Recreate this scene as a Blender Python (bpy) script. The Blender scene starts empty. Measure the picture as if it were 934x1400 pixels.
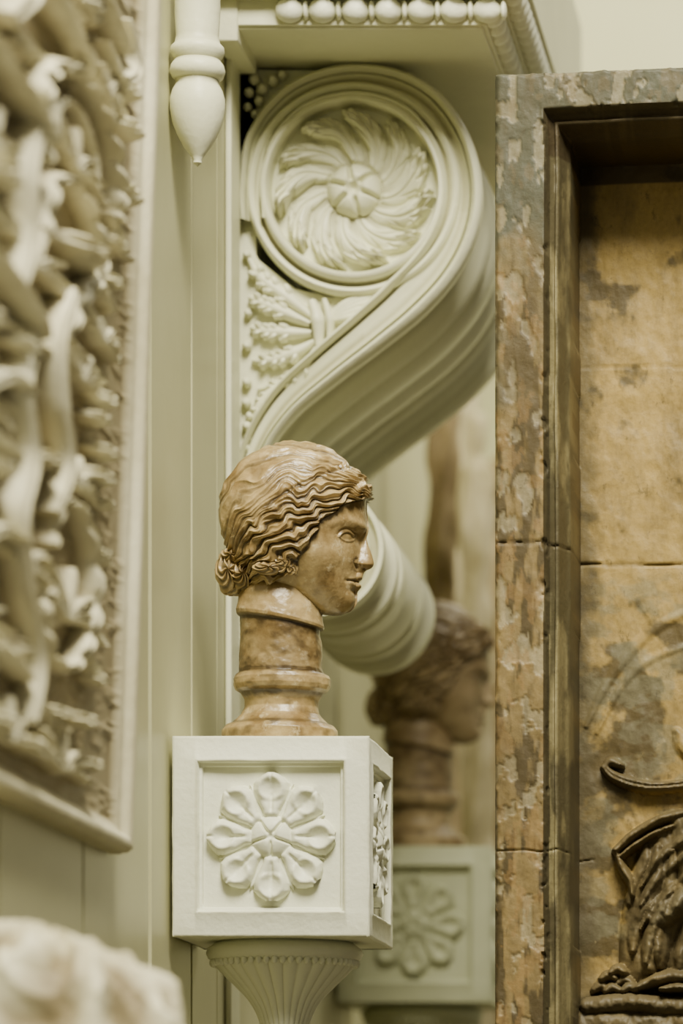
import bpy, bmesh, math, numpy as np
from mathutils import Vector
rng=np.random.RandomState(7)
D=6.0; CX=.789; CZ=-.99; FLOOR=-2.6
WALLX=CX-1.028
def sc(y): return .001*(D+y)/D
def Wp(px,py,y=0.):
    k=sc(y); return (CX+(px-1256)*k, y, CZ-(py-1690)*k)
class Map:
    """local drawing units (u right, v down, d away) anchored at depth y0"""
    def __init__(s,y0): s.y0=y0; s.k=sc(y0)
    def __call__(s,u,v,d=0.):
        u=np.asarray(u,float); v=np.asarray(v,float); d=np.asarray(d,float)
        u,v,d=np.broadcast_arrays(u,v,d)
        return np.stack([CX+(u-1256)*s.k, s.y0+d*s.k, CZ-(v-1690)*s.k],-1)
def hsh(i,j,k,s):
    a=np.sin(i*12.9898+j*78.233+k*37.719+s*3.17)*43758.5453
    return a-np.floor(a)
def vnoise(x,y,z=0.,s=0):
    x,y,z=np.broadcast_arrays(np.asarray(x,float),np.asarray(y,float),np.asarray(z,float))
    i,j,k=np.floor(x),np.floor(y),np.floor(z); f,g,h=x-i,y-j,z-k
    f=f*f*(3-2*f); g=g*g*(3-2*g); h=h*h*(3-2*h); r=0
    for a in (0,1):
        for b in (0,1):
            for c in (0,1):
                r=r+hsh(i+a,j+b,k+c,s)*(f if a else 1-f)*(g if b else 1-g)*(h if c else 1-h)
    return r*2-1
def fbm(x,y,z=0.,s=0,o=4):
    r=0;a=1.
    for n in range(o):
        r=r+a*vnoise(x*2**n,y*2**n,z*2**n,s+n); a*=.5
    return r
def sst(a,b,x):
    t=np.clip((x-a)/(b-a),0,1); return t*t*(3-2*t)
def pdist(x,y,pts):
    best=np.full(np.shape(x),1e9); tt=np.zeros(np.shape(x)); n=len(pts)-1
    for i in range(n):
        ax,ay=pts[i];bx,by=pts[i+1]; dx,dy=bx-ax,by-ay; L=dx*dx+dy*dy+1e-12
        t=np.clip(((x-ax)*dx+(y-ay)*dy)/L,0,1)
        d=np.hypot(x-ax-t*dx,y-ay-t*dy); m=d<best
        best=np.where(m,d,best); tt=np.where(m,(i+t)/n,tt)
    return best,tt
def catmull(p,n=8):
    p=np.asarray(p,float); q=np.vstack([2*p[0]-p[1],p,2*p[-1]-p[-2]]); out=[]
    for i in range(1,len(q)-2):
        for t in np.linspace(0,1,n,endpoint=False):
            a,b,c,d=q[i-1],q[i],q[i+1],q[i+2]
            out.append(.5*((2*b)+(-a+c)*t+(2*a-5*b+4*c-d)*t*t+(-a+3*b-3*c+d)*t**3))
    out.append(p[-1]); return np.array(out)

class B:
    def __init__(s): s.v=[];s.f=[];s.n=0;s.col=[];s.hascol=False
    def add(s,V,F,col=None):
        V=np.asarray(V,float).reshape(-1,3); s.v.append(V)
        F=np.asarray(F,int)+s.n
        s.f+= F.tolist(); s.n+=len(V)
        if col is None: col=np.zeros((len(V),4))
        else: s.hascol=True
        col=np.asarray(col,float)
        if col.size==len(V): col=np.repeat(col.reshape(-1,1),4,1)
        s.col.append(col.reshape(-1,4))
    def grid(s,P,cu=False,cv=False,flip=False,col=None):
        n,m=P.shape[:2]; I=np.arange(n*m).reshape(n,m)
        a=I if cu else I[:-1]; b=np.roll(I,-1,0) if cu else I[1:]
        def cols(A): return (A,np.roll(A,-1,1)) if cv else (A[:,:-1],A[:,1:])
        a0,a1=cols(a); b0,b1=cols(b)
        F=np.stack([a0,b0,b1,a1],-1).reshape(-1,4)
        if flip: F=F[:,::-1]
        s.add(P.reshape(-1,3),F,col)
    def box(s,x0,x1,y0,y1,z0,z1):
        V=[(x,y,z) for x in (x0,x1) for y in (y0,y1) for z in (z0,z1)]
        s.add(V,[(0,1,3,2),(4,6,7,5),(0,4,5,1),(2,3,7,6),(0,2,6,4),(1,5,7,3)])
    def lathe(s,M,cu,prof,d=0.,n=64,flute=None):
        prof=np.array(prof,float); th=np.linspace(0,2*np.pi,n,endpoint=False)
        R=prof[:,0][:,None]*np.ones(n); V=prof[:,1][:,None]*np.ones(n)
        if flute is not None: R=R*flute(V,th[None,:]*np.ones_like(V))
        s.grid(M(cu+R*np.cos(th),V,d+R*np.sin(th)),cv=True)
        return s
    def disc(s,M,cu,cv_,prof,n=128):
        prof=np.array(prof,float); th=np.linspace(0,2*np.pi,n,endpoint=False)
        R=prof[:,0][:,None]
        s.grid(M(cu+R*np.cos(th),cv_+R*np.sin(th),prof[:,1][:,None]+0*th),cv=True)
    def ell(s,c,r,n=16,m=10):
        t=np.linspace(0,np.pi,m); p=np.linspace(0,2*np.pi,n,endpoint=False)
        T,Pp=np.meshgrid(t,p,indexing='ij')
        P=np.stack([c[0]+r[0]*np.sin(T)*np.cos(Pp),c[1]+r[1]*np.sin(T)*np.sin(Pp),c[2]+r[2]*np.cos(T)],-1)
        s.grid(P,cv=True)
    def stroke(s,M,pts,w,h,d0=0.,n=7,seg=12):
        p=catmull(pts,n) ; t=np.gradient(p,axis=0); t/=np.linalg.norm(t,axis=1)[:,None]+1e-9
        k=np.linspace(0,1,len(p)); ww=np.interp(k,np.linspace(0,1,len(w)),w); hh=np.interp(k,np.linspace(0,1,len(h)),h)
        a=np.linspace(0,2*np.pi,seg,endpoint=False)
        U=p[:,0][:,None]-t[:,1][:,None]*ww[:,None]*np.cos(a); V=p[:,1][:,None]+t[:,0][:,None]*ww[:,None]*np.cos(a)
        s.grid(M(U,V,d0-hh[:,None]*np.sin(a)),cv=True)
    def obj(s,name,mat,parent=None,ang=40,bevel=0):
        me=bpy.data.meshes.new(name); V=np.vstack(s.v); me.from_pydata(V.tolist(),[],s.f)
        if s.hascol:
            at=me.color_attributes.new('tone','FLOAT_COLOR','POINT'); at.data.foreach_set('color',np.vstack(s.col).ravel())
        bm=bmesh.new(); bm.from_mesh(me); bmesh.ops.recalc_face_normals(bm,faces=bm.faces); bm.to_mesh(me); bm.free()
        me.shade_smooth(); me.set_sharp_from_angle(angle=math.radians(ang))
        o=bpy.data.objects.new(name,me); bpy.context.collection.objects.link(o); me.materials.append(mat)
        if parent: o.parent=parent
        if bevel:
            md=o.modifiers.new('b','BEVEL'); md.width=bevel; md.segments=3; md.limit_method='ANGLE'
        return o
def empty(name,loc=(0,0,0)):
    e=bpy.data.objects.new(name,None); bpy.context.collection.objects.link(e); e.empty_display_size=.05; return e

# ---------------------------------------------------------------- materials
def mat(name,c1,c2,scale=6,bump=.15,bscale=60,rough=.6,shade_dirt=None,shade_dirt_amt=.6,spec=.3,pr=(.44,.497),attr=False,worn=None):
    m=bpy.data.materials.new(name); m.use_nodes=True; nt=m.node_tree; N=nt.nodes; L=nt.links
    b=N['Principled BSDF']; b.inputs['Roughness'].default_value=rough; b.inputs['Specular IOR Level'].default_value=spec
    tc=N.new('ShaderNodeTexCoord')
    n1=N.new('ShaderNodeTexNoise'); n1.inputs['Scale'].default_value=scale; n1.inputs['Detail'].default_value=8; n1.inputs['Roughness'].default_value=.65; L.new(tc.outputs['Object'],n1.inputs['Vector'])
    r=N.new('ShaderNodeValToRGB'); r.color_ramp.elements[0].position=.35; r.color_ramp.elements[0].color=(*c1,1); r.color_ramp.elements[1].position=.65; r.color_ramp.elements[1].color=(*c2,1)
    L.new(n1.outputs['Fac'],r.inputs[0]); out=r.outputs[0]
    if worn:
        n3=N.new('ShaderNodeTexNoise'); n3.inputs['Scale'].default_value=38; n3.inputs['Detail'].default_value=6; n3.inputs['Roughness'].default_value=.7; L.new(tc.outputs['Object'],n3.inputs['Vector'])
        q=N.new('ShaderNodeMapRange'); q.inputs[1].default_value=.56; q.inputs[2].default_value=.64; q.inputs[3].default_value=0; q.inputs[4].default_value=.6; L.new(n3.outputs['Fac'],q.inputs[0])
        x=N.new('ShaderNodeMix'); x.data_type='RGBA'; L.new(q.outputs[0],x.inputs[0]); L.new(out,x.inputs[6]); x.inputs[7].default_value=(*worn,1); out=x.outputs[2]
    if shade_dirt:  # occlusion-like shade and grime mixed into the colour of crevices
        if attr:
            a=N.new('ShaderNodeAttribute'); a.attribute_name='tone'; rr=N.new('ShaderNodeMath'); rr.operation='MULTIPLY'; rr.inputs[1].default_value=shade_dirt_amt; L.new(a.outputs['Fac'],rr.inputs[0])
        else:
            g=N.new('ShaderNodeNewGeometry'); rr=N.new('ShaderNodeMapRange'); rr.inputs[1].default_value=pr[0]; rr.inputs[2].default_value=pr[1]; rr.inputs[3].default_value=shade_dirt_amt; rr.inputs[4].default_value=0
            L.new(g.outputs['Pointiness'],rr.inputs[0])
        mx=N.new('ShaderNodeMix'); mx.data_type='RGBA'; L.new(rr.outputs[0],mx.inputs[0]); L.new(out,mx.inputs[6]); mx.inputs[7].default_value=(*shade_dirt,1); out=mx.outputs[2]
    L.new(out,b.inputs['Base Color'])
    n2=N.new('ShaderNodeTexNoise'); n2.inputs['Scale'].default_value=bscale; n2.inputs['Detail'].default_value=6; L.new(tc.outputs['Object'],n2.inputs['Vector'])
    bp=N.new('ShaderNodeBump'); bp.inputs['Strength'].default_value=bump; bp.inputs['Distance'].default_value=.004; L.new(n2.outputs['Fac'],bp.inputs['Height']); L.new(bp.outputs[0],b.inputs['Normal'])
    return m
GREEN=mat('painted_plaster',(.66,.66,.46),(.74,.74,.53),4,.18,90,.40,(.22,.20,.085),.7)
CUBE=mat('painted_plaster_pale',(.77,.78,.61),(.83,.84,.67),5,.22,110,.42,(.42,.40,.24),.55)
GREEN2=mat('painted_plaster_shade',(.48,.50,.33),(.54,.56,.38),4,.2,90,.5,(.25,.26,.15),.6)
WALL=mat('wall_paint',(.48,.465,.265),(.54,.525,.315),2,.1,40,.42)
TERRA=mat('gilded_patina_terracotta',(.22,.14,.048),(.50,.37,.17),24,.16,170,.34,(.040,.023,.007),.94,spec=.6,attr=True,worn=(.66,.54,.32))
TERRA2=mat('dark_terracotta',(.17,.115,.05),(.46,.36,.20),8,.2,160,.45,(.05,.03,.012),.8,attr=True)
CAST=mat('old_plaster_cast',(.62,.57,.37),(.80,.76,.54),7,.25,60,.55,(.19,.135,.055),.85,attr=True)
PALEC=mat('pale_cast',(.36,.31,.17),(.60,.53,.34),9,.3,50,.7)
TAN=mat('tan_cast',(.17,.12,.05),(.44,.34,.18),9,.3,50,.7)
BACK=mat('back_wall_paint',(.60,.59,.36),(.66,.65,.42),1,.05,20,.8)
FLM=mat('stone_floor',(.09,.075,.04),(.14,.12,.07),3,.2,30,.6)
def stone_mat():
    m=bpy.data.materials.new('weathered_stone'); m.use_nodes=True; nt=m.node_tree; N=nt.nodes; L=nt.links; b=N['Principled BSDF']; b.inputs['Roughness'].default_value=.5; b.inputs['Specular IOR Level'].default_value=.3
    at=N.new('ShaderNodeAttribute'); at.attribute_name='tone'; tc=N.new('ShaderNodeTexCoord')
    def noise(s,st,d=8):
        mp=N.new('ShaderNodeMapping'); mp.inputs['Scale'].default_value=st; L.new(tc.outputs['Object'],mp.inputs['Vector'])
        n=N.new('ShaderNodeTexNoise'); n.inputs['Scale'].default_value=s; n.inputs['Detail'].default_value=d; n.inputs['Roughness'].default_value=.7; L.new(mp.outputs[0],n.inputs['Vector']); return n.outputs['Fac']
    def mr(x,a,c,lo=0,hi=1):
        r=N.new('ShaderNodeMapRange'); r.inputs[1].default_value=a; r.inputs[2].default_value=c; r.inputs[3].default_value=lo; r.inputs[4].default_value=hi; L.new(x,r.inputs[0]); return r.outputs[0]
    def mix(f,a,c):
        x=N.new('ShaderNodeMix'); x.data_type='RGBA'; L.new(f,x.inputs[0]); L.new(a,x.inputs[6]); x.inputs[7].default_value=(*c,1)
        return x.outputs[2]
    c=at.outputs['Color']
    c=mix(mr(noise(14,(1,1,.3)),.44,.68,0,.6),c,(.065,.050,.024))
    c=mix(mr(noise(50,(1,1,.7)),.60,.67,0,.5),c,(.04,.032,.017))
    c=mix(mr(noise(35,(1,1,.6)),.68,.70,0,.3),c,(.40,.32,.17))
    c=mix(mr(noise(140,(1,1,1)),.45,.7,0,.3),c,(.08,.062,.033))
    L.new(c,b.inputs['Base Color'])
    bp=N.new('ShaderNodeBump'); bp.inputs['Strength'].default_value=.28; bp.inputs['Distance'].default_value=.005; L.new(noise(70,(1,1,1)),bp.inputs['Height']); L.new(bp.outputs[0],b.inputs['Normal'])
    return m
STONE=stone_mat()

# ---------------------------------------------------------------- room shell
b=B()
prof=[(-3.2,0)]
def groove(y,w=.012,dp=.014): return [(y-w/2,0),(y-w/2+.001,-dp),(y+w/2-.001,-dp),(y+w/2,0)]
for y in (-2.2,-1.1,-.60): prof+=groove(y)
prof+=groove(-.131,.026,.024)+groove(.205,.016,.018)+groove(.43,.006,.01)
for y in (1.75,2.4,3.2): prof+=groove(y)
prof+=[(5.0,0)]
Z0,Z1=FLOOR,2.6
P=np.array([[(WALLX+x,y,z) for z in (Z0,Z1)] for y,x in prof])
b.grid(P); b.box(WALLX-.2,WALLX-.026,-3.2,5.0,Z0,Z1)
b.obj('wall_left',WALL,ang=30)
b=B(); b.box(WALLX-.2,4.0,5.0,5.2,FLOOR,2.6); b.obj('wall_back',BACK)
b=B(); b.box(WALLX-.2,4.0,-3.2,5.2,FLOOR-.1,FLOOR); b.obj('floor',FLM)

# ---------------------------------------------------------------- flowers / cube
def flower(bd,place,R=88,N=8):
    r=np.linspace(0,R,80)[:,None]; th=np.linspace(0,2*np.pi,481)[None,:-1]
    r,th=np.broadcast_arrays(r,th)
    st=2*np.pi/N; tq=th-np.pi/2; dl=(tq+st/2)%st-st/2
    X=r*np.cos(dl); Y=r*np.sin(dl)
    wd=np.interp(X,[22,36,50,64,74,82,90],[9,12,20,25.5,25,17,3])
    q=1-np.clip(np.abs(Y)/wd,0,1)**3.5; q=q*sst(22,34,r)
    qq=np.clip(q,0,1)
    hh=15*qq**.4
    rim=np.exp(-((np.hypot((X-66)/.95,Y)-17)/5)**2)*sst(46,58,X)
    hh=hh-7*np.exp(-(Y/9)**2-((X-62)/16)**2)+4*rim*qq
    hh=hh-3.0*np.exp(-((np.abs(Y)-.5)/2.2)**2)*sst(30,40,X)*(1-sst(52,62,X))-2*np.exp(-(Y/2.2)**2)*sst(76,82,X)
    dl2=(tq)%st-st/2; X2=r*np.cos(dl2);Y2=r*np.sin(dl2)
    sp=6*np.clip(1-(np.abs(Y2)/np.interp(X2,[40,60,78],[10,8,0.1]))**2,0,1)**.5*(X2<78)*(X2>30)
    hh=np.maximum(hh,sp)
    d4=(th+.3+np.pi/5)%(2*np.pi/5)-np.pi/5
    boss=20*np.clip(1-(r/31)**2.5,0,1)**.5 -6*np.exp(-(r*np.sin(np.abs(d4)-np.pi/5)/2)**2)*sst(3,10,r)*(r<31)-6*np.exp(-(r/6)**2)
    hh=np.maximum(hh,boss); hh=np.maximum(hh,0)-1
    bd.grid(place(r*np.cos(th),r*np.sin(th),hh),cv=True)
def cube_mesh(name,M,u0,v0,S,H,parent,material):
    bd=B(); c=S/2; mg=35
    def coords(n,mg=mg):
        br=[0,.6,2,4,mg-5,mg-3,mg-1,mg,mg+1.5,mg+5,mg+6.5]
        return np.array(br+list(np.linspace(mg+12,n-mg-12,12))+[n-q for q in br[::-1]])
    U=coords(S);V=coords(H)
    UU,VV=np.meshgrid(U,V,indexing='ij')
    e=np.minimum(np.minimum(UU,S-UU),np.minimum(VV,H-VV))
    dep=np.interp(e,[0,.6,2,4,mg-5,mg-3,mg-1,mg,mg+1.5,mg+5,mg+6.5,200],[3,1.5,.4,0,0,-1.2,-1.2,0,8,9,14,14])
    dep=dep+.8*fbm(UU/30,VV/30,1.,3)
    for k in range(4):
        a=k*np.pi/2; ca,sa=np.cos(a),np.sin(a)
        def place(X,Y,dd):
            x=X; y=-(c)+dd; xr=x*ca-y*sa; yr=x*sa+y*ca
            return M(u0+c+xr,v0+H/2+Y,c+yr)
        bd.grid(place(UU-c,VV-H/2,dep))
        flower(bd,lambda X,Y,h:place(X,Y,14-h))
    for vv in (v0+1,v0+H-1):
        bd.grid(M(np.array([[u0+2,u0+2],[u0+S-2,u0+S-2]]),vv,np.array([[2,S-2],[2,S-2]])))
    return bd.obj(name,material,parent,ang=50)
def stem(name,M,cu,vtop,dc,parent,material,zfloor):
    vf=1690+(CZ-zfloor)/M.k
    bd=B(); o=vtop-1289
    pr=[(0,1287),(92,1287),(98,1291),(107,1297),(109,1304),(106,1311),(99,1314),(97,1317)]
    bd.lathe(M,cu,[(r,v+o) for r,v in pr],dc,96)
    fl=catmull([(97,1317),(88,1329),(68,1349),(49,1370),(36,1395),(27,1430),(23,1480)],6)
    bd.lathe(M,cu,[(r,v+o) for r,v in fl],dc,288,lambda V,T:1+.055*np.abs(np.cos(14*T))**.6-.03)
    for i in range(56):
        a=i*2*np.pi/56; p=M(cu+100*np.cos(a),1317+o,dc+100*np.sin(a)); bd.ell(p,(.0045,.0045,.006),8,6)
    pr=[(23,1480),(34,1492),(38,1500),(34,1510),(26,1516),(26,1530),(33,1700),(33,vf-o-260),(50,vf-o-240),(50,vf-o-200),(90,vf-o-190),(110,vf-o-100),(110,vf-o)]
    bd.lathe(M,cu,[(r,v+o) for r,v in pr],dc,64)
    bd.obj(name,material,parent,ang=50)
def block(root,y0,material):
    e=empty(root)
    class MM:
        k=sc(0)
        def __call__(s,u,v,d=0.):
            u,v,d=np.broadcast_arrays(np.asarray(u,float),np.asarray(v,float),np.asarray(d,float))
            return np.stack([CX+(u-1256)*.001,y0+d*.001,CZ-(v-1690)*.001],-1)
    m=MM()
    cube_mesh('block',m,235,1006,270,275,e,material)
    stem('fluted_stem',m,370,1281,135,e,material,FLOOR)
    return e
block('rosette_pedestal',0.,CUBE)
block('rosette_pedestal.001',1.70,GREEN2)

# ---------------------------------------------------------------- classical head
def bust(root,y0,material,big=1.,turn=0.):
    M=Map(.135); dy=y0; ct,st_=math.cos(turn),math.sin(turn)
    def MM(u,v,d=0.):
        u=np.asarray(u,float)-385; d=np.asarray(d,float)
        ur=u*ct-d*st_; dr=u*st_+d*ct
        p=M(385+ur*big,1020+(np.asarray(v)-1020)*big,dr*big); p[...,1]+=dy; return p
    e=empty(root)
    C=(400.,722.)
    hair_c=[(500,668),(491,652),(471,632),(440,614),(400,608),(362,615),(332,634),(312,663),(304,695),(306,720),(312,742),(320,762),(330,785),(345,806),(375,822),(410,832),(440,839),(462,840),(479,835)]
    full=[(488,824),(487.5,814),(489.5,806),(493,800),(489.5,794.5),(495,788.5),(496,782),(500,778),(508.5,775),(511,768.5),(507.5,756),(503.5,745),(501.5,735),(502.8,725),(502.8,712),(501,698),(501,684)]+hair_c
    base=[(484,822),(484,810),(485,800),(486,790),(487,780),(489,770),(491,755),(494,742),(498,732),(501,722),(501,712),(500,698),(500,684)]+hair_c
    nphi=1100; ph=np.linspace(-np.pi,np.pi,nphi,endpoint=False)
    def rad(c,sm):
        c=np.array(c,float); a=np.arctan2(c[:,1]-C[1],c[:,0]-C[0]); r=np.hypot(c[:,1]-C[1],c[:,0]-C[0]); o=np.argsort(a); a=a[o];r=r[o]
        aa=np.concatenate([a-2*np.pi,a,a+2*np.pi]); rr=np.tile(r,3); R=np.interp(ph,aa,rr)
        k=np.exp(-.5*(np.arange(-30,31)/sm)**2);k/=k.sum()
        return np.convolve(np.concatenate([R[-30:],R,R[:30]]),k,'valid')
    R1=rad(full,3.4)[:,None]; R0=np.minimum(rad(base,9)[:,None],R1)
    t=np.linspace(0.0,np.pi,440)[None,:]
    rho=np.sin(t); X=C[0]+R1*rho*np.cos(ph)[:,None]; V=C[1]+R1*rho*np.sin(ph)[:,None]
    rh0=np.clip(rho*R1/R0,0,1)
    Hh=80-16*sst(420,500,X)-18*sst(755,835,V)
    pw=2.1+.3*sst(770,820,V)
    hb=Hh*np.sqrt(np.clip(1-rh0**pw,0,1))
    wn=np.interp(V,[715,728,740,757,765,771,777,782,788,793,800,806,812],[0,5,6.5,8.5,11.5,14,10,6,13,11,12,9,0])
    hn=wn*np.sqrt(np.clip(1-rho**16,0,1))
    h=(hb**3+hn**3)**(1/3.)
    Y=-h*np.sign(np.cos(t)+1e-12)
    P=np.stack([X,V,Y*np.ones_like(X)],-1)
    du=np.roll(P,-1,0)-np.roll(P,1,0); dv=np.gradient(P,axis=1)
    Nn=np.cross(du,dv); Nn/=np.linalg.norm(Nn,axis=2)[:,:,None]+1e-9
    ctr=P-np.array([C[0],C[1],0]); sg=np.sign((Nn*ctr).sum(-1))[:,:,None]; Nn=Nn*np.where(sg==0,1,sg)
    Nn[:,0]=(0,0,-1); Nn[:,-1]=(0,0,1)
    hl_v=[600,674,681,688,698,712,732,755,775,790,800,812,850]; hl_x=[700,560,500,486,470,454,437,424,414,404,380,340,300]
    hx=np.interp(V,hl_v,hl_x)+2.5*np.sin(V/4.)+2*np.sin(V/9.)
    hm=sst(-1,5,hx-X)
    F=(514.,682.); Bn=(296.,800.)
    tau=np.arctan2(V-F[1],X-F[0])-np.arctan2(V-Bn[1],X-Bn[0]); tau=np.mod(tau,2*np.pi)
    sig=np.log(np.hypot(X-F[0],V-F[1])/np.hypot(X-Bn[0],V-Bn[1]))
    band=[(484,640),(440,660),(385,692),(345,730),(318,768)]
    bandd=pdist(X,V,band)[0]
    lower=sst(-14,26,bandd*np.where(((V-665)*1+(X-430)*.72)>0,1,-1))
    wave=np.sin(7.6*sig+2.2*np.sin(3*tau)+1.9*vnoise(X/26,V/26,0,5))+.35*np.sin(14*sig+3*vnoise(X/20,V/20,0,6))
    wob=wave*(.35+.60*lower)
    ph1=15*tau+1.25*wob+1.7*vnoise(X/28,V/28,0,21)+.25*vnoise(X/11,V/11,0,23)
    ridg=1-np.abs(np.sin(ph1))
    fine=1-np.abs(np.sin(3*ph1+1.4*vnoise(X/13,V/13,0,2)))
    A=(3.0+4.2*lower)*(1+.35*vnoise(X/16,V/16,0,31))
    hair=hm*(4.0+A*(ridg**.75-.5)+(1.1+1.2*lower)*(fine-.5)+2.2*lower*(1+.4*wave)-1.6*np.exp(-(bandd/2.6)**2))
    cav=hm*np.clip((.42-ridg**.75)*2.4+(.4-fine)*.8,0,1)*(.55+.45*lower)+hm*.45*np.exp(-(bandd/2.4)**2)  # crevice shade and patina between hair strands, painted through the tone attribute
    fm=1-hm
    def g(px,py,sx,sy,a): return a*np.exp(-((X-px)/sx)**2-((V-py)/sy)**2)
    def gl(pts,s,a):
        d,_=pdist(X,V,catmull(pts,5)); return a*np.exp(-(d/s)**2)
    face=g(481,737,15,9,-5.0)+g(494,736,6,10,-3.2)+g(477.5,738,8.5,5.5,3.6)
    face+=gl([(465,740.5),(471,734.5),(478,732.5),(486,736)],1.5,1.9)+gl([(467,742),(473,744.8),(481,744),(487,740.5)],1.5,.9)
    face+=gl([(464,738),(470,731),(479,728.5),(488,732)],1.7,-1.5)
    face+=gl([(454,725),(468,718),(482,717),(497,722)],5.5,1.9)
    face+=g(458,768,22,17,3.2)+g(490,772,3,4,-2.0)+gl([(487,765),(484.5,771),(488,777)],1.9,-2.0)+g(494,771,4.5,4,1.8)
    face+=g(498,777.5,2.5,1.3,-2.0)
    face+=gl([(490,794.8),(484,794.6),(477,796)],1.5,-2.3)+gl([(493,789.5),(486,790.5),(479,794.5)],2.6,1.3)+gl([(491,800.5),(486,801),(480,799)],3.0,1.8)+g(474.5,797,3.2,3.2,-1.5)+g(484,809,6,3,-1.8)+g(480,822,10,9,2.2)
    face+=g(452,792,16,14,-1.0)+gl([(415,808),(440,830),(465,837)],6,1.2)
    f=hair+fm*face+.15*fbm(X/5,V/5,Y/5,3,3)
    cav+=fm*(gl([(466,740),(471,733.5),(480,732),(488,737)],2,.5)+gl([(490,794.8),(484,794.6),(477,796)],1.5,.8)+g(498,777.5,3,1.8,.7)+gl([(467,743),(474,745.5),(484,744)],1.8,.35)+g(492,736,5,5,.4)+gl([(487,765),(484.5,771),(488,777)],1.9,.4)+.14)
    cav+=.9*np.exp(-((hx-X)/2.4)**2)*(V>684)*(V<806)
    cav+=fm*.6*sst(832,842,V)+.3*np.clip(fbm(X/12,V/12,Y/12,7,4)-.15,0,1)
    P=P+Nn*f[:,:,None]
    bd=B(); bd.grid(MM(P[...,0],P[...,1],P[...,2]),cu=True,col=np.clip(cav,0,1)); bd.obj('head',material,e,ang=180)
    bd=B()
    def blob(c,r,nr,seed,ampl,tw=1.6):
        tt=np.linspace(0,np.pi,100)[:,None]; pp=np.linspace(0,2*np.pi,180,endpoint=False)[None,:]
        dx=np.sin(tt)*np.cos(pp); dz=np.sin(tt)*np.sin(pp); dyv=np.cos(tt)*np.ones_like(pp)
        ang=np.arctan2(dz,dx)+tw*np.abs(dyv); q=1-np.abs(np.sin(nr*.5*ang+1.6*vnoise(dx*2,dz*2,dyv*2,seed)))
        k=1+ampl*(q-.5)
        bd.grid(MM(c[0]+r[0]*dx*k,c[1]+r[1]*dz*k,c[2]+r[2]*dyv*k),cv=True,col=np.clip(1.1-2.2*q,0,1)*.8)
    blob((315,784,0),(19,30,32),8,3,.16)
    blob((318,764,0),(17,13,34),6,5,.16)
    blob((324,806,0),(14,9,22),5,8,.14)
    blob((335,790,0),(20,24,44),9,15,.14)
    for s in(-1,1):
        blob((402,786,s*62),(8,10,8),4,9,.22,3.)
        blob((390,777,s*66),(13,10,9),6,12,.18)
        blob((372,786,s*62),(22,9,12),7,14,.18)
    bd.obj('hair_bun',material,e,ang=180)
    rings=[(392,775,44,40,.2),(388,800,50,44,.22),(384,820,55,50,.22),(383,838,58,54,.2),(383,846,60,56,.19),(383,850,59,55,.18),(383,852.5,54,50,.16),(383,862,54,50,.12),(384,880,55,50,.06),(384,900,56,51,.0),(384,914,57,52,.0),(385,921,58,53,0),(386,924,63,58,0),(386,929,65.5,61,0),(386,938,65.5,61,0),(386,944,63,58,0),(386,948,56,52,0),(385,958,50,47,0),(385,968,50,47,0),(384,978,54,51,0),(383,987,63,59,0),(383,990,66,62,0),(383,993,74,70,0),(383,1000,79,75,0),(383,1021,80,76,0),(383,1021,1,1,0)]
    R=np.array(rings,float); th=np.linspace(0,2*np.pi,200,endpoint=False)
    kk=np.linspace(0,len(R)-2,260); Q=np.stack([np.interp(kk,np.arange(len(R)),R[:,i]) for i in range(5)],1)
    Q=np.vstack([Q,R[-1]])
    U=Q[:,0][:,None]+Q[:,2][:,None]*np.cos(th); Vv=Q[:,1][:,None]+Q[:,2][:,None]*np.cos(th)*Q[:,4][:,None]; Dd=Q[:,3][:,None]*np.sin(th)
    nz=1.0*fbm(U/20,Vv/16,Dd/20,4,3)
    U=U+nz*np.cos(th);Dd=Dd+nz*np.sin(th)
    V0=Q[:,1][:,None]+0*th
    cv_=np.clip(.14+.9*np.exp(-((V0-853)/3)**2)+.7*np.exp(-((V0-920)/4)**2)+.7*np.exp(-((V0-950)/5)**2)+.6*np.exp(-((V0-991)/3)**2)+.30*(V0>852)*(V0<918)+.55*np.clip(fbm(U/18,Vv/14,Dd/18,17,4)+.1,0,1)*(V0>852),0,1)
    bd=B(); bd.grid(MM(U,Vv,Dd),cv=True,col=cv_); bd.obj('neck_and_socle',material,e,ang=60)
    return e
bust('classical_head_bust',0.,TERRA,1.,math.radians(5.5))
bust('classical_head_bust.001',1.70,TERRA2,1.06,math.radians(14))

# ---------------------------------------------------------------- scroll console
YC=.59; M=Map(YC); DD=640
root=empty('scroll_bracket')
path=catmull([(326,300),(325,255),(337,182),(387,118),(460,88),(535,91),(597,122),(640,180),(658,250),(652,315),(624,375),(578,428),(520,475),(460,520),(400,570),(362,625),(346,690),(344,760)],14)
tg=np.gradient(path,axis=0); tg/=np.linalg.norm(tg,axis=1)[:,None]; nr=np.stack([-tg[:,1],tg[:,0]],1)
sl=np.linspace(0,1,len(path))
wid=np.interp(sl,[0,.15,.3,.45,.55,.65,.8,1],[38,42,50,56,62,66,50,16])
front=[(1.0,40),(1.0,6),(.97,-3),(.90,-8),(.84,-3),(.82,12),(.79,15),(.72,8),(.60,11),(.46,15),(.34,11),(.30,2),(.28,14),(.24,3),(.14,-7),(.04,-2),(0,8)]
side=[(0,0),(0,8),(.0,26),(.06,34),(.24,37),(.30,46),(.60,66),(.74,100),(.70,130),(.52,160),(.18,168),(.04,184),(.12,198),(.44,204),(.46,224),(.12,232),(.0,256),(.0,290),(.14,304),(.22,320)]
side2=side+[(n,DD-d) for n,d in side[::-1]]
prof=front+side2[2:]+[(.3,DD-2),(1.0,DD-2)]
pn=np.array(prof); isf=np.where(np.arange(len(pn))<len(front),1.,0.)[None,:]
NW=isf*wid[:,None]+(1-isf)*np.minimum(wid,56)[:,None]
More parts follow.
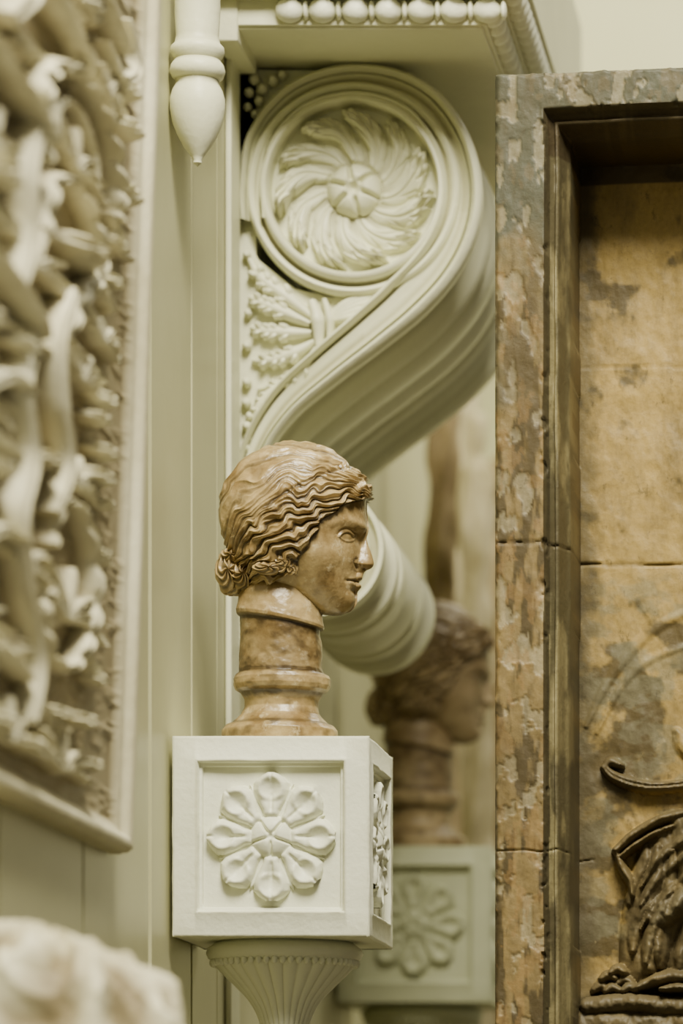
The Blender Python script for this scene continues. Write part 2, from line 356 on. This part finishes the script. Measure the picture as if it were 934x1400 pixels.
U=path[:,0][:,None]+nr[:,0][:,None]*NW*pn[:,0]; V=path[:,1][:,None]+nr[:,1][:,None]*NW*pn[:,0]
U=np.maximum(U,322.5)
Dp=pn[:,1][None,:]*np.ones((len(path),1))
b=B(); b.grid(M(U,V,Dp)); b.obj('scroll_band',GREEN,root,ang=55)
b=B()
b.disc(M,482,256,[(0,24),(113,24),(115,14),(116,0),(119,-7),(123,-7),(127,-2),(129,11),(133,13),(137,3),(141,1),(145,4),(147,12),(147,30),(118,44),(112,60),(112,DD-30),(0,DD-30)],160)
b.obj('volute_eye',GREEN,root,ang=55)
b=B(); n=11
r=np.linspace(0,113,170)[:,None]; th=np.linspace(0,2*np.pi,1100,endpoint=False)[None,:]; r,th=np.broadcast_arrays(r,th)
q=np.clip((r-34)/79,0,1); sw=th+ .80*q**1.3+.06*vnoise(np.cos(th)*3,np.sin(th)*3,r/40,3)
p=(sw*n/(2*np.pi))%1.0; idx=np.floor(sw*n/(2*np.pi))%n
s_=p-.5
lob=np.abs(np.sin(q*9.5+idx*.9-np.abs(s_)*5))**.6
wv=np.interp(q,[0,.4,.8,1],[.41,.46,.49,.48])*(.80+.20*lob)
bl=np.clip(1-(np.abs(s_)/wv)**3.4,0,1)**.55
tipr=1.0-.65*np.abs(s_)**1.8-.06*(1-np.abs(np.cos(s_*13)))
tip=1-sst(tipr-.05,tipr+.01,q)
env=sst(0,.10,q)*(.40+.60*sst(.15,.75,q))*tip
curl=1+.40*np.exp(-((q-tipr+.10)/.07)**2)
hgtv=(21+6*np.sin(idx*2.4))*env*bl*curl*(1-.95*s_)
hgtv-=6*np.exp(-(s_/.05)**2)*env*(1-.5*q)
hgtv-=3.0*env*np.exp(-((np.abs(s_)-.12-.25*((q*3.0)%1))/.03)**2)*sst(.3,.5,q)
d5=(th+.2+np.pi/6)%(np.pi/3)-np.pi/6
boss=30*np.clip(1-(r/37)**3,0,1)**.5-12*np.exp(-(r*np.sin(np.abs(d5)-np.pi/6)/2.8)**2)*sst(8,16,r)*(r<37)-15*np.exp(-(r/9)**2)
h=np.maximum(np.maximum(hgtv,boss),0)
b.grid(M(482+r*np.cos(th),256+r*np.sin(th),27-h),cv=True); b.obj('acanthus_rosette',GREEN,root,ang=180)
b=B()
bar=[(92,0),(92,36),(82,44),(74,90),(82,150),(92,158),(92,186),(76,196),(76,214),(92,224),(92,290),(84,320)]
bar=bar+[(r_,DD-d_) for r_,d_ in bar[::-1]]
b.disc(M,432,750,[(0,10),(30,10),(34,0),(40,0),(44,10),(58,10),(62,0),(70,0),(74,9),(82,9),(86,0)]+bar+[(70,DD),(66,DD-12),(50,DD-12),(46,DD),(0,DD)],128)
b.obj('lower_volute',GREEN,root,ang=50)
b=B()
def prism(pts,d0,d1):
    pl=np.array(pts,float); n_=len(pl); k0=b.n
    b.add(np.vstack([M(pl[:,0],pl[:,1],d0),M(pl[:,0],pl[:,1],d1)]),np.zeros((0,4),int))
    b.f.append([k0+i for i in range(n_)]); b.f.append([k0+2*n_-1-i for i in range(n_)])
    for i in range(n_):
        j=(i+1)%n_; b.f.append([k0+i,k0+j,k0+n_+j,k0+n_+i])
prism([(324,300),(350,350),(400,390),(450,402),(520,395),(545,400),(505,440),(430,495),(375,545),(345,600),(324,700)],24,DD-12)
prism([(323,88),(323,880),(346,880),(346,88)],28,DD)
prism([(323,88),(323,200),(400,150),(470,112),(600,130),(560,92),(460,89)],28,DD)
b.obj('spandrel_plate',GREEN,root,ang=30)
b=B()
for (x,y,w) in [(548,381,6),(542,391,6),(530,401,6),(510,413,6),(490,425,5)]:
    b.stroke(M,[(440,437),(480,(437+y)/2-2),(x,y)],[3,7,w+2,3],[6,12,12,5],20)
b.stroke(M,[(424,408),(433,436),(434,472)],[6,11,6],[12,22,12],18); b.stroke(M,[(441,406),(449,434),(448,464)],[4,7,4],[10,18,10],18)
def leaf(pts,w,h,tips=4):
    p=catmull(pts,6); n_=len(p)
    b.stroke(M,pts,[w*.5,w*1.1,w*1.0,w*.4],[h*.7,h*1.1,h,h*.5],20)
    for i in range(tips):
        k=int(n_*(.32+.62*i/max(1,tips)))-1; c0=p[k]; t=p[min(k+1,n_-1)]-p[k-1]; t=t/np.linalg.norm(t); nn=np.array([-t[1],t[0]])
        for s in(-1,1):
            L_=w*1.7*(1-.1*i)
            e_=c0+t*L_*1.0+nn*s*L_*.7
            e_[0]=max(e_[0],331)
            b.stroke(M,[tuple(c0),tuple((c0+e_)/2+nn*s*2),tuple(e_)],[w*.45,w*.62,w*.42],[h*.9,h*1.15,h*.8],20,n=4,seg=10)
leaf([(425,430),(388,402),(356,378),(338,350)],10,15)
leaf([(422,440),(385,424),(357,412),(338,403)],9,17)
leaf([(424,452),(390,452),(360,450),(340,444)],9,15)
leaf([(428,464),(400,480),(368,490),(342,490)],9,16)
leaf([(432,470),(412,502),(382,522),(350,529)],8,14)
leaf([(395,512),(372,530),(352,552),(344,578)],7,13,4)
for (x,y,rr) in [(334,548,7),(339,566,6),(335,580,7),(337,596,6),(335,610,6),(335,345,6),(335,520,7),(335,470,7),(337,425,6),(345,104,8),(357,118,8),(371,106,8),(352,134,7),(338,122,7),(384,98,7),(336,142,6),(346,152,6)]:
    b.ell(M(x,y,18),(rr*M.k,rr*M.k*1.8,rr*M.k),12,8)
b.obj('acanthus_spray',GREEN,root,ang=60)

# ---------------------------------------------------------------- cornice over the bracket
root=empty('beaded_entablature')
zb=CZ+1.650*(6.41/6); xr=CX-.596*6.41/6; yf=.41
b=B(); wx=WALLX+.001
b.box(wx,xr,yf,1.45,zb,zb+.30)
b.box(wx,xr+.006,yf-.006,1.46,zb+.004,zb+.30)
b.box(wx,xr+.030,yf-.030,1.47,zb+.040,zb+.30)
b.box(wx,xr+.062,yf-.062,1.49,zb+.078,zb+.30)
b.obj('slab',GREEN,root,bevel=.002)
b=B()
def beads(p0,dirv,L,big=.042,rad_=.018):
    x=0
    while x<L:
        c=np.array(p0)+np.array(dirv)*(x+big/2); rr=[rad_]*3; i=int(np.argmax(np.abs(dirv))); rr[i]=big/2; b.ell(c,rr,20,12)
        c=np.array(p0)+np.array(dirv)*(x+big+.003); rr=[rad_*.8]*3; rr[i]=.005; b.ell(c,rr,16,8)
        x+=big+.006
beads((WALLX+.09,yf-.012,zb+.024),(1,0,0),xr-WALLX-.09)
beads((xr+.012,yf-.010,zb+.024),(0,1,0),1.0)
beads((xr+.040,yf-.040,zb+.060),(0,1,0),1.0,.036,.020)
beads((WALLX+.09,yf-.040,zb+.060),(1,0,0),xr-WALLX-.06,.036,.020)
b.obj('bead_and_reel',CUBE,root,ang=180)
b=B(); b.box(wx,WALLX+.035,.40,.585,zb-.02,zb+.3); b.box(wx,WALLX+.010,.5,.585,FLOOR,zb)
b.obj('corner_fillet',GREEN,root,bevel=.003)

# ---------------------------------------------------------------- acorn pendant
root=empty('acorn_pendant'); M=Map(.02)
b=B(); b.lathe(M,270,[(30,-200),(31,-20),(31,20),(29,50),(31,60),(36,65),(37,72),(34,78),(31,83),(36,90),(38,98),(35,106),(29,110),(29,115),(34,124),(37.5,136),(37.5,150),(34,168),(27,186),(18,202),(9,214),(6,219),(6,223),(0,228)],0,64)
b.obj('turned_drop',GREEN,root,ang=50)
b=B(); p=Wp(270,-200,.02); b.box(WALLX+.001,p[0]+.06,-.05,.09,p[2]-.01,p[2]+.12); b.obj('hanger_block',GREEN,root,bevel=.004)

# ---------------------------------------------------------------- carved cast panel hung on the side wall
ya,yb=-1.75,-.43; zt=.95
zbot=Wp(0,1168,yb)[2]
yl_=np.concatenate([np.linspace(ya,yb-.12,380),np.linspace(yb-.117,yb,70)])
yy=yl_[:,None]; zz=np.linspace(zbot,zt,860)[None,:]; yy,zz=np.broadcast_arrays(yy,zz)
A_=(yy+1.25)*200.; Zv=1690-(zz+.99)*1130.
hgt=.003*fbm(A_/12,Zv/14,0.,2,3)
def pS(pts,w,h,grv=.35,taper=.5,beadf=0.):
    global hgt
    p=catmull(pts,7); x0_,x1_=p[:,0].min()-w-2,p[:,0].max()+w+2
    d,t=pdist(A_,Zv,p); ww=w*(1-taper*np.abs(2*t-1)**2)
    v=h*np.sqrt(np.clip(1-(d/ww)**2,0,1))
    v=v*(1-grv*np.exp(-(d/(w*.16))**2))
    if beadf: v=v*(1-.22*np.abs(np.sin(t*beadf))**3)
    hgt=np.maximum(hgt,v)
def pB(x,y,r,h,ry=None):
    global hgt
    d=np.hypot((A_-x)/r,(Zv-y)/(ry or r)); a=np.arctan2(Zv-y,A_-x)
    v=h*np.sqrt(np.clip(1-d**2,0,1))*(1+.22*np.cos(5*a)*np.clip(d*1.5,0,1)); v=v*(1-.4*np.exp(-(d/.2)**2)); hgt=np.maximum(hgt,v)
def leafP(x,y,ang_,L,w,h):
    c,s=np.cos(ang_),np.sin(ang_)
    pS([(x,y),(x+.5*L*c,y+.5*L*s),(x+L*c-.15*L*s,y+L*s+.15*L*c)],w,h,.4)
    for i in range(3):
        k=.3+.25*i
        for sd in(-1,1):
            a2=ang_+sd*.8; pS([(x+k*L*c,y+k*L*s),(x+k*L*c+.35*L*np.cos(a2),y+k*L*s+.35*L*np.sin(a2))],w*.5,h*.85,.2,.3)
def palmette(x,y,ang_,R_,h,k_=7):
    for i in range(k_):
        a2=ang_+(i-(k_-1)/2)*.36; rr_=R_*(1-.10*abs(i-(k_-1)/2))
        pS([(x,y),(x+.55*rr_*np.cos(a2),y+.55*rr_*np.sin(a2)),(x+rr_*np.cos(a2+.12*(i-(k_-1)/2)),y+rr_*np.sin(a2+.12*(i-(k_-1)/2)))],4.2,h,.35,.35)
pS([(25,340),(18,270),(30,215),(62,182),(92,200),(108,250),(112,300)],8,.040,beadf=34)
pS([(38,300),(40,250),(60,222),(82,245),(88,290)],5,.026)
pS([(-60,280),(-20,292),(10,300),(20,320)],10,.042); pS([(15,310),(5,380),(8,460),(0,530)],9,.036)
pS([(-60,520),(-20,530),(12,545),(24,560)],10,.042)
pS([(30,420),(38,350),(62,322),(88,345),(92,400),(75,450),(60,520)],7,.034,beadf=30)
pB(70,398,18,.044,20); pB(70,398,8,.054,9)
pS([(60,460),(45,540),(50,620),(60,690),(48,760)],8,.034)
pS([(50,800),(56,745),(78,725),(98,770),(102,840),(92,900),(70,945),(48,930),(42,880),(55,850)],7,.032,beadf=40)
pS([(20,560),(10,640),(20,720),(10,800),(20,880),(35,960),(30,1040)],9,.034)
pS([(-40,700),(-10,650),(15,640)],9,.038); pS([(-50,900),(-15,840),(15,830)],9,.038); pS([(-60,1020),(-10,980),(25,990)],9,.036)
pS([(40,0),(20,60),(30,130),(70,150)],10,.038); pS([(-40,40),(-10,90),(0,160),(-20,230)],12,.042); pS([(60,-20),(90,40),(118,60)],8,.034)
pS([(118,20),(128,70),(110,110),(92,90)],7,.032)
for (x,y,a_,R_) in [(62,300,-1.57,52),(30,120,-1.0,46),(95,150,-1.2,34),(20,480,-1.4,60),(75,560,-1.3,44),(70,880,-1.5,70),(20,860,-1.6,50),(70,1080,-1.57,52),(10,1080,-1.57,56),(-30,400,-1.4,60),(-40,700,-1.4,60),(-30,970,-1.5,60),(100,480,-1.2,30),(75,700,-1.5,40)]:
    palmette(x,y,a_,R_,.026)
for (x,y,rr,hh) in [(122,110,11,.034),(124,160,12,.036),(122,252,14,.038),(116,330,10,.030),(108,390,10,.034),(110,470,9,.030),(104,556,11,.036),(96,590,10,.036),(106,625,12,.036),(100,665,13,.038),(112,690,9,.030),(90,1000,13,.036),(60,1010,11,.034),(104,1050,11,.032),(30,1070,12,.036),(0,1060,12,.036),(-30,1080,12,.036),(110,930,10,.028),(110,760,9,.030),(40,700,10,.034),(10,590,11,.036),(-20,420,14,.04),(-30,600,14,.04),(-40,180,14,.04),(-10,760,11,.036)]:
    pB(x,y,rr,hh)
for (x,y,a_,L) in [(62,180,-1.4,50),(30,215,2.8,40),(108,300,.9,36),(88,400,.6,34),(60,520,.4,46),(45,560,2.6,45),(96,770,-.4,24),(88,900,.8,34),(48,930,2.2,50),(30,1000,.6,50),(8,460,2.9,50),(0,380,3.3,44),(60,690,-.1,38),(20,720,2.9,40),(70,150,.3,38),(90,40,2.,40),(75,450,.7,34),(20,880,.6,40),(10,980,2.6,50)]:
    leafP(x,y,a_,L,6.5,.026)
for _ in range(32):
    leafP(rng.uniform(-110,104),rng.uniform(-60,1080),rng.uniform(0,6.3),rng.uniform(20,32),5,rng.uniform(.010,.018))
ed=np.minimum(yb-yy,(zz-zbot)*2.2)
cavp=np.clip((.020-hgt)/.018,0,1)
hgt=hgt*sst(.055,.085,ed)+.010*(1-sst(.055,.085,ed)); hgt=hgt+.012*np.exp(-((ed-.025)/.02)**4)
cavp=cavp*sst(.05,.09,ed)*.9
lean=.012+.040*(zz-zbot)/1.2
hgt=np.where(ed<.003,-.010,hgt)
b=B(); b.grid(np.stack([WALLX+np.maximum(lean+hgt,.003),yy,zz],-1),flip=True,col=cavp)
xb0=WALLX+.002; zz1=zt
b.add([(xb0,yb,zbot),(WALLX+.016,yb,zbot),(WALLX+.012+.04*(zz1-zbot)/1.2,yb,zz1),(xb0,yb,zz1),(xb0,ya,zbot),(WALLX+.016,ya,zbot)],[(0,1,2,3),(0,4,5,1)])
b.obj('carved_foliage_panel',CAST,ang=70)

# ---------------------------------------------------------------- stone fragment, lower left foreground
M=Map(-1.25); b=B(); root=empty('foliate_stone_fragment')
tt=np.linspace(0,np.pi,260)[:,None]; pp=np.linspace(0,2*np.pi,360,endpoint=False)[None,:]
dx=np.sin(tt)*np.cos(pp); dz=-np.cos(tt)*np.ones_like(pp); dd=np.sin(tt)*np.sin(pp)
az=np.arctan2(dd,dx)
nx=fbm(dx*2.6,dz*2.6,dd*2.6,11,5); lob=1-np.abs(np.sin(az*5+2.5*dz+1.5*vnoise(dx*3,dz*3,dd*3,5)))
lob2=1-np.abs(np.sin(8*dz+2.4*np.sin(az*5)))
k=1+.06*nx+.13*lob*sst(-.98,-.8,dz)+.06*lob2
sx=np.sign(dx)*np.abs(dx)**.8
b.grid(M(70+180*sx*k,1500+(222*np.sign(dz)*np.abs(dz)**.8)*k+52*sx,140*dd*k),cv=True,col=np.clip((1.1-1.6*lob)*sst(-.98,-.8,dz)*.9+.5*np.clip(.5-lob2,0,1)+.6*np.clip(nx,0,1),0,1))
b.obj('fragment',CAST,root,ang=180)
b=B(); vf=1690+(CZ-FLOOR)/M.k
b.lathe(M,85,[(0,1600),(130,1600),(140,1650),(120,1690),(110,1700),(110,vf-120),(150,vf-100),(150,vf)],0,48); b.obj('support_column',PALEC,root,ang=40)

# ---------------------------------------------------------------- stone relief with frame, right
YS=.05; M=Map(YS)
us=np.concatenate([[676,676.5,677.5],np.arange(679,742,2.2),[743,744,745,746,747,748,749,750],np.arange(751,776,1.5),[776,776.6,777.2],np.arange(779,1010,1.8),np.arange(1010,1230,7.)])
vs=np.concatenate([[100,100.5,101.5],np.arange(103,150,2.2),np.arange(151,184,1.5),np.arange(184,900,3.0),np.arange(900,1470,1.7),np.arange(1470,1900,9.)])
UU,VV=np.meshgrid(us,vs,indexing='ij')
nA=fbm(UU/14,VV/22,0.,31,4); nB=fbm(UU/60,VV/60,0.,33,4)
eu=UU-745+1.5*vnoise(UU/60,VV/80,0,44); ev=VV-151+1.5*vnoise(UU/80,VV/60,0,45)
e=np.minimum(eu,ev)
dep=np.interp(e,[-100,-1,0,4,6,12,14,18,20,26,31,33,34,400],[0,0,3,12,16,24,18,20,30,50,60,90,190,200])
dep=dep+np.where(e<0,.9*nA,.7*nA+2*nB*(e>32))
eo=np.minimum(UU-676,VV-100); chip=np.clip(1-eo/(6+5*vnoise(UU/9,VV/11,0,50)),0,1)
dep=dep+12*chip**2
ch2=sst(.45,.7,fbm(UU/16,VV/20,0.,90,3)); dep=dep+6*ch2*np.exp(-(e/5)**2)
flake=sst(.33,.38,fbm(UU/18,VV/30,0.,95,5)); dep=dep+1.6*flake*(e<0)
crk=np.abs(VV-(742+2*vnoise(UU/20,0,0,7)+.02*(UU-676))); dep=dep+4*np.exp(-(crk/1.3)**2)
crk2=np.abs(VV-(1163+3*vnoise(UU/20,0,0,8))); dep=dep+3*np.exp(-(crk2/1.2)**2)*(UU<800)
crk3=np.abs(VV-(470+3*vnoise(UU/20,0,0,8))); dep=dep+1.2*np.exp(-(crk3/1.2)**2)*(UU>780)
rel=np.zeros_like(dep)
fD=150*M.k/(D+YS+150*M.k)
def sh(pts): return [((x-1256*fD)/(1-fD),(y-1690*fD)/(1-fD)) for x,y in pts]
def rs(pts,w,h,taper=.5,gr=0,add=False,soft=.5):
    global rel
    q=catmull(sh(pts),6); d,t=pdist(UU,VV,q); ww=w*(1-taper*np.abs(2*t-1)**2)
    v=h*np.clip(1-(d/ww)**2,0,1)**soft
    if gr: v=v-gr*np.exp(-(d/(w*.2))**2)
    rel=rel+v*(rel>4) if add else np.maximum(rel,v)
rs([(826,1048),(838,1060),(862,1070),(895,1076),(940,1072),(985,1060)],10,24,.4,4)
rs([(826,1050),(834,1041),(850,1046)],8,22)
rs([(800,990),(830,930),(870,880),(910,850),(960,830)],9,3,soft=1.); rs([(815,1000),(850,935),(890,900),(950,880)],7,2.5,soft=1.)
rs([(925,1000),(935,1020),(950,1040)],14,7,soft=1.)
rs([(925,1150),(905,1205),(893,1260),(888,1318)],46,28,.05,soft=.6)
rs([(985,1150),(965,1230),(950,1320)],50,36,.1,soft=.6)
rs([(935,1130),(950,1190),(985,1240)],34,40,.3,soft=.6)
rs([(960,1215),(925,1240),(898,1262)],26,50,.3,soft=.6)
rs([(898,1262),(893,1290),(890,1325)],20,46,.2,soft=.6)
for i,(x0_,y0_,x1_,y1_,w_,h_) in enumerate([(880,1150,860,1235,9,9),(900,1160,866,1300,12,13),(922,1168,884,1318,10,9),(940,1172,905,1322,13,15),(962,1185,930,1325,11,9),(985,1195,955,1325,13,13)]):
    rs([(x0_,y0_),((x0_*.55+x1_*.45)+10,(y0_+y1_)/2-18),((x0_*.2+x1_*.8)-3,y0_*.2+y1_*.8),(x1_,y1_)],w_,h_,.5,add=True,soft=.8)
for i,(y,hh_) in enumerate([(1148,10),(1166,7),(1190,11)]):
    rs([(975,y-12),(935,y+4+i*6),(900,y+30+i*8),(878,y+66+i*8)],7,hh_,.6,add=True,soft=.8)
rs([(843,1163),(866,1143),(900,1124),(945,1112),(990,1106)],9,40,.2)
rs([(848,1172),(872,1154),(905,1137),(950,1124),(990,1118)],6,36,.2)
rs([(843,1163),(850,1184),(862,1205),(866,1225)],8,34,.5)
rs([(806,1376),(860,1371),(920,1377),(1000,1375)],15,50,.05,soft=.3); rs([(800,1400),(860,1402),(1000,1402)],22,44,.05,soft=.3); rs([(800,1450),(900,1450),(1000,1450)],40,34,.05)
for i,(x,y) in enumerate([(822,1348),(832,1334),(845,1326),(854,1340),(838,1350),(862,1350)]):
    rs([(x-9,y+5),(x,y),(x+10,y+4)],10,32+(i*5)%13,.3)
rs([(872,1352),(900,1340),(925,1336),(960,1340)],13,50); rs([(905,1354),(930,1352),(965,1356)],9,56)
rel=np.where(e>34,rel,0); dep=dep-rel*(1+.06*nA)-np.where(rel>5,2.0*nA,0)
Pm=M(UU,VV,dep); Pm[...,1]-=(UU-676)*.001*.16
def mixc(a,b_,t): return a*(1-t[...,None])+np.array(b_)*t[...,None]
col=np.zeros(UU.shape+(3,))+np.array((.25,.18,.075))
fr=(e<=0).astype(float)
pn_=(e>33).astype(float); rv=((e>0)&(e<=33))
col=mixc(col,(.35,.245,.080),pn_)
col=mixc(col,(.23,.20,.10),rv*.9)
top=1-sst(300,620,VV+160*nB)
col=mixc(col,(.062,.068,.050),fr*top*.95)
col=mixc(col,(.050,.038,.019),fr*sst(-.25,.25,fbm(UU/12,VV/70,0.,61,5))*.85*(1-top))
col=mixc(col,(.36,.31,.19),fr*flake*.6*(1-.3*top))
col=mixc(col,(.30,.18,.065),fr*sst(.3,.4,fbm(UU/14,VV/30,0.,73,4))*.4*(1-.7*top))
col=mixc(col,(.055,.048,.026),rv*sst(-.25,.35,fbm(UU/12,VV/90,0.,64,5)+.3*top)*.8)
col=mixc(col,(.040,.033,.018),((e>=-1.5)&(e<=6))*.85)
col=mixc(col,(.41,.285,.09),pn_*sst(.0,.6,fbm(UU/70,VV/70,0.,85,3)+.2)*(1-sst(600,850,VV))*.6)
col=mixc(col,(.055,.043,.020),pn_*sst(-.05,.45,fbm(UU/40,VV/40,0.,81,5)+.8*sst(740,920,VV)-.55)*.85)
col=mixc(col,(.20,.19,.12),pn_*sst(.1,.4,fbm(UU/50,VV/30,0.,83,5)*sst(700,860,VV))*.5)
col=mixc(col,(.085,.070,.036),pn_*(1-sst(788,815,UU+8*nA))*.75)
col=mixc(col,(.03,.022,.012),(np.exp(-(crk/1.8)**2))*.7)
col=mixc(col,(.035,.024,.012),((ev>0)&(ev<60)&(eu>0)&(e>4))*.85)  # shadow below the top rail painted into the stone colour
col=mixc(col,(.11,.085,.042),sst(8,20,rel)*.85)
col=mixc(col,(.22,.195,.12),sst(46,66,rel)*.6)
cc=np.concatenate([col,np.ones(UU.shape+(1,))],-1)
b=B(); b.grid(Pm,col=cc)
x0=Pm[0,0,0];x1=Pm[-1,0,0]; z1=Pm[0,0,2]; z0=FLOOR; yl=Pm[0,0,1]; yr=Pm[-1,0,1]; tk=.36
V8=[(x0,yl+.012,z0),(x0,yl+.012,z1),(x1,yr+.012,z0),(x1,yr+.012,z1),(x0,yl+tk,z0),(x0,yl+tk,z1),(x1,yr+tk,z0),(x1,yr+tk,z1)]
zm=Pm[0,-1,2]
b.add(V8,[(0,1,5,4),(2,6,7,3),(1,3,7,5),(4,5,7,6),(0,4,6,2)],np.tile([.2,.14,.06,1],(8,1)))
b.add([(x0,yl+.005,zm),(x1,yr+.005,zm),(x1,yr+.005,z0),(x0,yl+.005,z0)],[(0,1,2,3)],np.tile([.2,.14,.06,1],(4,1)))
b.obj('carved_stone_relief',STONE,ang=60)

# ---------------------------------------------------------------- casts further down the wall (soft focus)
def statue(name,px,y,vtop,material,w=34,seed=1):
    M=Map(y); vf=1690+(CZ-FLOOR)/M.k; bd=B()
    prof=catmull([(0,vtop),(w*.55,vtop+12),(w*.62,vtop+40),(w*.4,vtop+66),(w*1.0,vtop+90),(w*1.1,vtop+150),(w*.85,vtop+230),(w*1.05,vtop+300),(w*.9,vtop+420),(w*1.05,vtop+560),(w*1.2,vtop+700)],8)
    def fl(V,T): return 1+.14*np.sin(5*T+V/40+seed)+.2*vnoise(np.cos(T)*2,np.sin(T)*2,V/35,seed)
    bd.lathe(M,px,prof,0,96,fl); e=empty(name); bd.obj('draped_figure',material,e,ang=180)
    bd=B(); v=vtop+700; bd.lathe(M,px,[(0,v-5),(w*1.4,v-5),(w*1.4,v+20),(w*1.2,v+30),(w*1.2,vf-30),(w*1.6,vf-20),(w*1.6,vf)],0,48); bd.obj('plinth',material,e,ang=40)
statue('draped_statue',652,2.9,560,PALEC,22,1)
statue('draped_statue.001',604,2.5,450,TAN,20,4)
statue('draped_statue.002',690,3.9,620,TAN,30,7)
statue('draped_statue.003',628,3.5,430,PALEC,26,9)

# ---------------------------------------------------------------- light
w=bpy.data.worlds.new('World'); bpy.context.scene.world=w; w.use_nodes=True
w.node_tree.nodes['Background'].inputs[0].default_value=(1.0,.95,.75,1); w.node_tree.nodes['Background'].inputs[1].default_value=.20
def area(name,loc,target,size,power,col):
    l=bpy.data.lights.new(name,'AREA'); l.shape='RECTANGLE'; l.size=size[0]; l.size_y=size[1]; l.energy=power; l.color=col
    o=bpy.data.objects.new(name,l); bpy.context.collection.objects.link(o); o.location=loc
    o.rotation_euler=(Vector(target)-Vector(loc)).to_track_quat('-Z','Y').to_euler(); return o
area('skylight',(.70,-2.7,3.3),(.1,.4,0),(1.5,1.5),530,(1,.94,.75))
area('rear_fill',(1.4,3.4,3.4),(.5,4.6,0),(2,1.5),170,(1,.95,.77))  # unseen lamp added to light the rear bust and background

# ---------------------------------------------------------------- camera
cam=bpy.data.cameras.new('Camera'); co=bpy.data.objects.new('Camera',cam); bpy.context.collection.objects.link(co)
co.location=(CX,-D,CZ); co.rotation_euler=(math.pi/2,0,0)
cam.sensor_width=36; cam.sensor_fit='AUTO'; cam.lens=36*D/1.4
cam.shift_x=-.789/1.4; cam.shift_y=.99/1.4
cam.dof.use_dof=True; cam.dof.focus_distance=6.10; cam.dof.aperture_fstop=2.6
bpy.context.scene.camera=co
